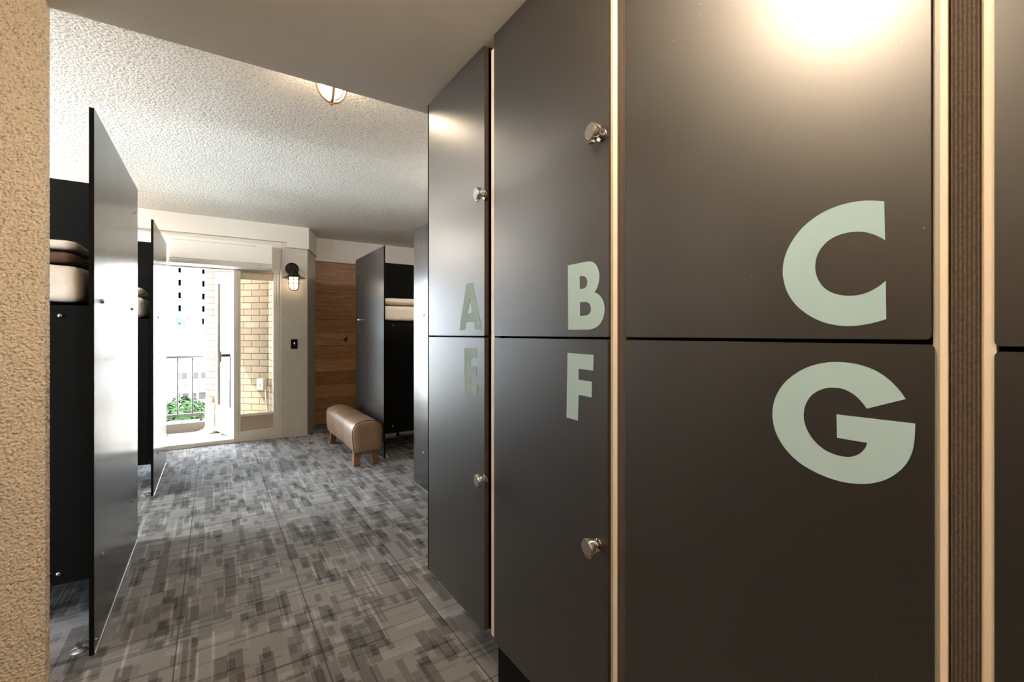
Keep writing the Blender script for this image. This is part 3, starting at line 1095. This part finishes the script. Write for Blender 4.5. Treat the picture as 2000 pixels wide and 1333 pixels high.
for k in range(3):
    a = k * PI / 3 + .3
    path = [(jx + .062 * math.cos(a), jy + .062 * math.sin(a), 1.995)]
    for i in range(17):
        b = PI * i / 16
        path.append((jx + .062 * math.cos(b) * math.cos(a), jy + .062 * math.cos(b) * math.sin(a), 1.905 - .075 * math.sin(b) ** .8))
    path.append((jx - .062 * math.cos(a), jy - .062 * math.sin(a), 1.995))
    cg.tube(path, .0045, 6)
for z in (1.965, 1.915):
    cg.tube([(jx + .062 * math.cos(2 * PI * i / 28), jy + .062 * math.sin(2 * PI * i / 28), z) for i in range(28)], .0045, 6, True)
smooth_by_angle(cg.build('cage', M['blackmetal'], t), 60)

x0, z0 = on_y(568, 682, YW)
x1, z1 = on_y(581, 663, YW)
t = thing('light_switch', 'black light switch plate on the stucco pillar below the barn lamp', 'light switch', ((x0 + x1) / 2, YW, (z0 + z1) / 2))
MB().box(x0, x1, YW - .009, YW - .0005, z0, z1).build('plate', M['dark'], t, bevel=.003)
MB().box((x0 + x1) / 2 - .018, (x0 + x1) / 2 + .018, YW - .012, YW - .009, (z0 + z1) / 2 - .02, (z0 + z1) / 2 + .03).build('rocker', M['panel'], t, bevel=.002)
MB().box((x0 + x1) / 2 - .004, (x0 + x1) / 2 + .004, YW - .0128, YW - .012, (z0 + z1) / 2 + .008, (z0 + z1) / 2 + .016).build('indicator', M['led'], t)

x0, z0 = on_y(675, 664, YO)
t = thing('coat_hook', 'small black coat hook on the oak boards', 'coat hook', (x0, YO, z0))
smooth_by_angle(MB().lathe([(.026, 0), (.026, .006), (.012, .010)], (x0, YO, z0), (0, -1, 0), 20).build('backplate', M['blackmetal'], t))
smooth_by_angle(MB().tube([(x0, YO - .008, z0), (x0, YO - .05, z0 - .006), (x0, YO - .068, z0 + .008), (x0, YO - .07, z0 + .03)], .008, 10).build('prong', M['blackmetal'], t), 60)
smooth_by_angle(MB().lathe([(.002, -.014), (.012, -.008), (.014, 0), (.012, .008), (.002, .014)], (x0, YO - .07, z0 + .032), (0, 0, 1), 14).build('ball_tip', M['blackmetal'], t))

# air conditioner
AX0, AX1 = -.41, .583
t = thing('air_conditioner', 'white wall air conditioner mounted above the balcony door', 'air conditioner', ((AX0 + AX1) / 2, 6.345, 2.06))
prof = catmull([(6.343, 2.375), (6.20, 2.375), (6.155, 2.368), (6.138, 2.345), (6.132, 2.25), (6.130, 2.16), (6.134, 2.125)], 4)
prof += [(6.140, 2.118), (6.155, 2.085), (6.20, 2.066), (6.343, 2.066)]
smooth_by_angle(MB().prism(prof, AX0, AX1, 'x').build('body', M['white'], t, bevel=.004), 30)
MB().prism([(6.125, 2.128), (6.1315, 2.128), (6.150, 2.345), (6.136, 2.347), (6.127, 2.25)], AX0 + .012, AX1 - .006, 'x').build('front_panel', M['white'], t, bevel=.002)
MB().prism([(6.126, 2.116), (6.133, 2.119), (6.158, 2.080), (6.149, 2.076)], AX0 + .012, AX1 - .17, 'x').build('air_flap', M['white'], t, bevel=.0015)
MB().box(AX1 - .14, AX1 - .10, 6.128, 6.1365, 2.105, 2.109).build('display', M['stripgrey'], t)
MB().box(AX0 + .02, AX1 - .17, 6.1335, 6.139, 2.327, 2.331).build('intake_slot', M['stripgrey'], t)

# ------------------------------------------------------------------ balcony
struct(MB().box(-2.6, .70, 6.46, 7.95, -.2, -.05), 'floor_balcony', M['balconyfloor'], 'grey painted balcony floor outside the door', 'balcony floor')
struct(MB().box(-2.6, .70, 7.68, 7.95, -.05, .07), 'trim_3', M['concrete'], 'pale concrete kerb along the balcony edge', 'kerb')
struct(MB().box(-6.0, .75, 6.462, 8.1, 2.62, 2.85), 'ceiling_balcony', M['paint'], 'underside of the balcony above', 'balcony slab')


def brick_run(p0, p1, th, z0, z1, name, label):
    p0, p1 = Vector((*p0, 0)), Vector((*p1, 0))
    d = (p1 - p0)
    L = d.length
    o = MB().box(0, L, 0, th, z0, z1).build(name, M['brick'])
    o.location = p0
    o.rotation_euler = (0, 0, math.atan2(d.y, d.x))
    return tag(o, label, 'brick wall', kind='structure')


brick_run((-.10, 7.60), (.617, 6.93), .2, -.05, 2.62, 'wall_brick', 'cream brick wall angled across the end of the balcony')
brick_run((.617, 6.93), (.69, 6.47), .06, -.05, 2.62, 'wall_brick_return', 'narrow return of cream brick next to the side window')

t = thing('balcony_railing', 'grey metal balcony railing outside the open door', 'railing', (-1.3, 7.8, 0))
MB().tube([(-2.55, 7.8, .975), (-.12, 7.8, .975)], .022, 10).build('top_rail', M['rail'], t, smooth=True)
MB().box(-2.55, -.12, 7.78, 7.82, .145, .185).build('bottom_rail', M['rail'], t, bevel=.004)
xb0 = on_y(347, 700, 7.8)[0]
for k in range(-12, 4):
    xx = xb0 + .166 * k
    if -2.5 < xx < -.13:
        MB().cyl((xx, 7.8, .18), (0, 0, 1), .0105, .785, 10).build('baluster', M['rail'], t, smooth=True)
for xx in (-2.5, -.155):
    MB().box(xx - .02, xx + .02, 7.785, 7.815, .0705, .15).build('post', M['rail'], t)

for k in range(3):
    ox = k * .078
    bx, by = -.075 + ox * .74, 7.525 - ox * .67
    path = [(bx, by, .42 - .07 * k), (bx, by, .12)]
    for i in range(7):
        a = PI / 2 * i / 6
        path.append((bx - .10 * .5 * (1 - math.cos(a)), by - .10 * .9 * (1 - math.cos(a)), .07 - .09 * math.sin(a) + .0))
    path += [(bx - .16, by - .30, -.021), (bx - .75, by - .50, -.021), (bx - 1.6, by - .62, -.021)]
    tag(smooth_by_angle(MB().tube(path, .026, 10).build('drain_pipe', M['pipe']), 60),
        ['white pipe bent onto the balcony floor, leftmost of the three by the brick wall',
         'white pipe bent onto the balcony floor, middle one of the three by the brick wall',
         'white pipe bent onto the balcony floor, rightmost of the three by the brick wall'][k], 'pipe', 'pipes at the foot of the brick wall')

bx, by = .578, 6.955
t = thing('isolator_box', 'white switch box with a conduit on the brick wall, seen through the side window', 'switch box', (bx, by, .5))
mm = MB()
mm.box(-.05, .05, -.075, -.008, .55, .70)
o = mm.build('box', M['white'], t, bevel=.008)
o.matrix_parent_inverse = Matrix.Translation(-t.location)
o.location = (bx - .02, by - .02, 0)
o.rotation_euler = (0, 0, -.75)
smooth_by_angle(MB().lathe([(.022, 0), (.022, .03), (.012, .034)], (bx - .06, by - .05, .62), (-.68, -.73, 0), 14).build('turn_switch', M['white'], t))
smooth_by_angle(MB().tube([(bx, by - .07, .555), (bx + .004, by - .072, .42), (bx + .022, by - .09, .28), (bx + .03, by - .10, .14), (bx + .03, by - .10, -.049)], .011, 10).build('conduit', M['white'], t), 60)

# ------------------------------------------------------------------ the street beyond
struct(MB().box(-90, 60, 14, 230, -15, -14), 'ground', M['street'], 'street far below the balcony', 'street')

TY = 131.0
t = thing('apartment_tower', 'pale high-rise with rows of balconies far beyond the railing', 'building', (-8, TY, -14))
tx0, tx1 = -13.0, -1.2
MB().box(tx0, tx1, TY, TY + 14, -14, 42).build('wall', M['tower'], t)
FH = 24.9 / FPX * (TY / 1.2277)
zrow = on_y(365, 578, TY)[1]
cols = [on_y(u, 578, TY)[0] for u in (348, 356.5, 394, 400)]
for k in range(-3, 9):
    zc = zrow + FH * k
    if zc < 3.5:
        continue
    MB().box(tx0, tx1, TY - 1.6, TY - .02, zc - FH * .62, zc - FH * .30).build('balcony', M['tower'], t)
    for base in (0,):
        for xx, w in zip(cols, (.5, .75, .55, .5)):
            MB().box(xx + base - w, xx + base + w, TY - .08, TY - .01, zc - FH * .26, zc + FH * .24).build('window', M['towerwin'], t)

PY = 86.0
t = thing('podium_building', 'low white building with grey cladding in front of the high-rise', 'building', (-6, PY, -14))


def pz_(v, u=370):
    return on_y(u, v, PY)[1]


MB().box(-11, 4, PY, PY + 20, -14, pz_(638)).build('wall', M['tower'], t)
for a, b_ in ((322, 342), (344, 359), (361, 378), (381, 399)):
    MB().box(on_y(a, 650, PY)[0], on_y(b_, 650, PY)[0], PY - .15, PY - .01, pz_(674), pz_(646)).build('cladding_panel', M['lavender'], t)
for a, b_ in ((345, 352), (354, 366), (372, 388), (392, 402)):
    MB().box(on_y(a, 650, PY)[0], on_y(b_, 650, PY)[0], PY - .15, PY - .01, pz_(741), pz_(728)).build('window', M['shopdark'], t)
for a, b_ in ((344, 352), (356, 369), (376, 384), (388, 402)):
    MB().box(on_y(a, 650, PY)[0], on_y(b_, 650, PY)[0], PY - .15, PY - .01, pz_(782), pz_(768)).build('shop_front', M['shopdark'], t)
MB().box(-11, 4, PY - 1.8, PY - .01, pz_(764), pz_(760)).build('awning', M['tower'], t)
sg = MB()
for k in range(3):
    zz = pz_(751 + 4.2 * k)
    sg.box(on_y(360, 650, PY)[0], on_y(364, 650, PY)[0], PY - .2, PY - .02, zz - .09, zz + .09)
sg.box(on_y(363.4, 650, PY)[0], on_y(364.2, 650, PY)[0], PY - .2, PY - .02, pz_(761), pz_(750))
sg.build('sign', M['shopdark'], t)

for u, v, mat, lab in ((341, 629, 'blue', 'dark blue flag on a slanted pole above the low white building'),
                       (363, 625, 'red', 'red flag on a pole above the low white building'),
                       (399, 626, 'blue', 'light blue flag at the right above the low white building')):
    x, z = on_y(u, v, PY)
    zt = pz_(638) + .001
    t = thing('flag', lab, 'flag', (x, PY + 1, zt), 'flags on the roof edge')
    MB().cyl((x, PY + 1, zt), (0, 0, 1), .06, z + .9 - zt, 8).build('pole', M['towerwin'], t)
    gv = MB()
    for i in range(7):
        for k in (0, 1):
            gv.v.append((x + .06 + .19 * i, PY + 1 + .12 * math.sin(i * 1.3), z + .85 - .9 * k - .05 * i))
    gv.f = [(2 * i, 2 * i + 1, 2 * i + 3, 2 * i + 2) for i in range(6)]
    f_ = gv.build('cloth', M[mat], t)
    f_.modifiers.new('thickness', 'SOLIDIFY').thickness = .02


def tree(x, y, zc, r, seed, label):
    rnd = random.Random(seed)
    t = thing('tree', label, 'tree', (x, y, -14), 'street trees below the balcony')
    MB().lathe([(.22, 0), (.16, zc + 14 - r * .5)], (x, y, -14), (0, 0, 1), 10).build('trunk', M['trunk'], t)
    cr = MB()
    for _ in range(3400):
        d = Vector((rnd.gauss(0, 1), rnd.gauss(0, 1), rnd.gauss(0, 1) * .8)).normalized()
        rr = r * (.72 + .28 * rnd.random() ** .5) * (1 + .16 * noise.noise(d * 3.1 + Vector((seed, 0, 0))))
        c = Vector((x, y, zc)) + Vector((d.x * rr, d.y * rr, d.z * rr * .8))
        a = Vector((rnd.gauss(0, 1), rnd.gauss(0, 1), rnd.gauss(0, 1))).normalized()
        b = a.cross(d).normalized()
        a = b.cross(d + a * .5).normalized()
        s = .16 + .14 * rnd.random()
        o = len(cr.v)
        cr.v += [tuple(c + a * s), tuple(c + b * s * .6), tuple(c - a * s), tuple(c - b * s * .6)]
        cr.f.append((o, o + 1, o + 2, o + 3))
    me = cr.build('crown', M['leaf'], t)
    return t


tree(-2.6, 50, -6.9, 3.1, 2, 'green street tree below the railing, in full view beside the brick wall')
tree(3.6, 50, -7.0, 2.6, 3, 'green street tree standing behind the brick wall')

# ------------------------------------------------------------------ light
w = bpy.data.worlds.new('sky')
bpy.context.scene.world = w
w.use_nodes = True
bg = w.node_tree.nodes['Background']
bg.inputs['Color'].default_value = (.80, .90, 1.0, 1)
bg.inputs['Strength'].default_value = 10.0
sun = bpy.data.lights.new('sun', 'SUN')
sun.energy = 9
sun.angle = .01
sun.color = (1, .95, .86)
so = bpy.data.objects.new('sun', sun)
C.objects.link(so)
so.rotation_euler = Vector((2.0, -1.0, -2.0)).to_track_quat('-Z', 'Y').to_euler()

sc = bpy.context.scene
sc.view_settings.view_transform = 'Standard'
sc.view_settings.look = 'None'
sc.view_settings.exposure = 1.65
sc.view_settings.gamma = 1
sc.view_settings.use_curve_mapping = False
sc.cycles.use_denoising = True
sc.cycles.max_bounces = 10
sc.cycles.diffuse_bounces = 6
sc.cycles.glossy_bounces = 4
sc.cycles.transparent_max_bounces = 12
sc.cycles.sample_clamp_indirect = 8
sc.cycles.caustics_reflective = False
sc.cycles.caustics_refractive = False
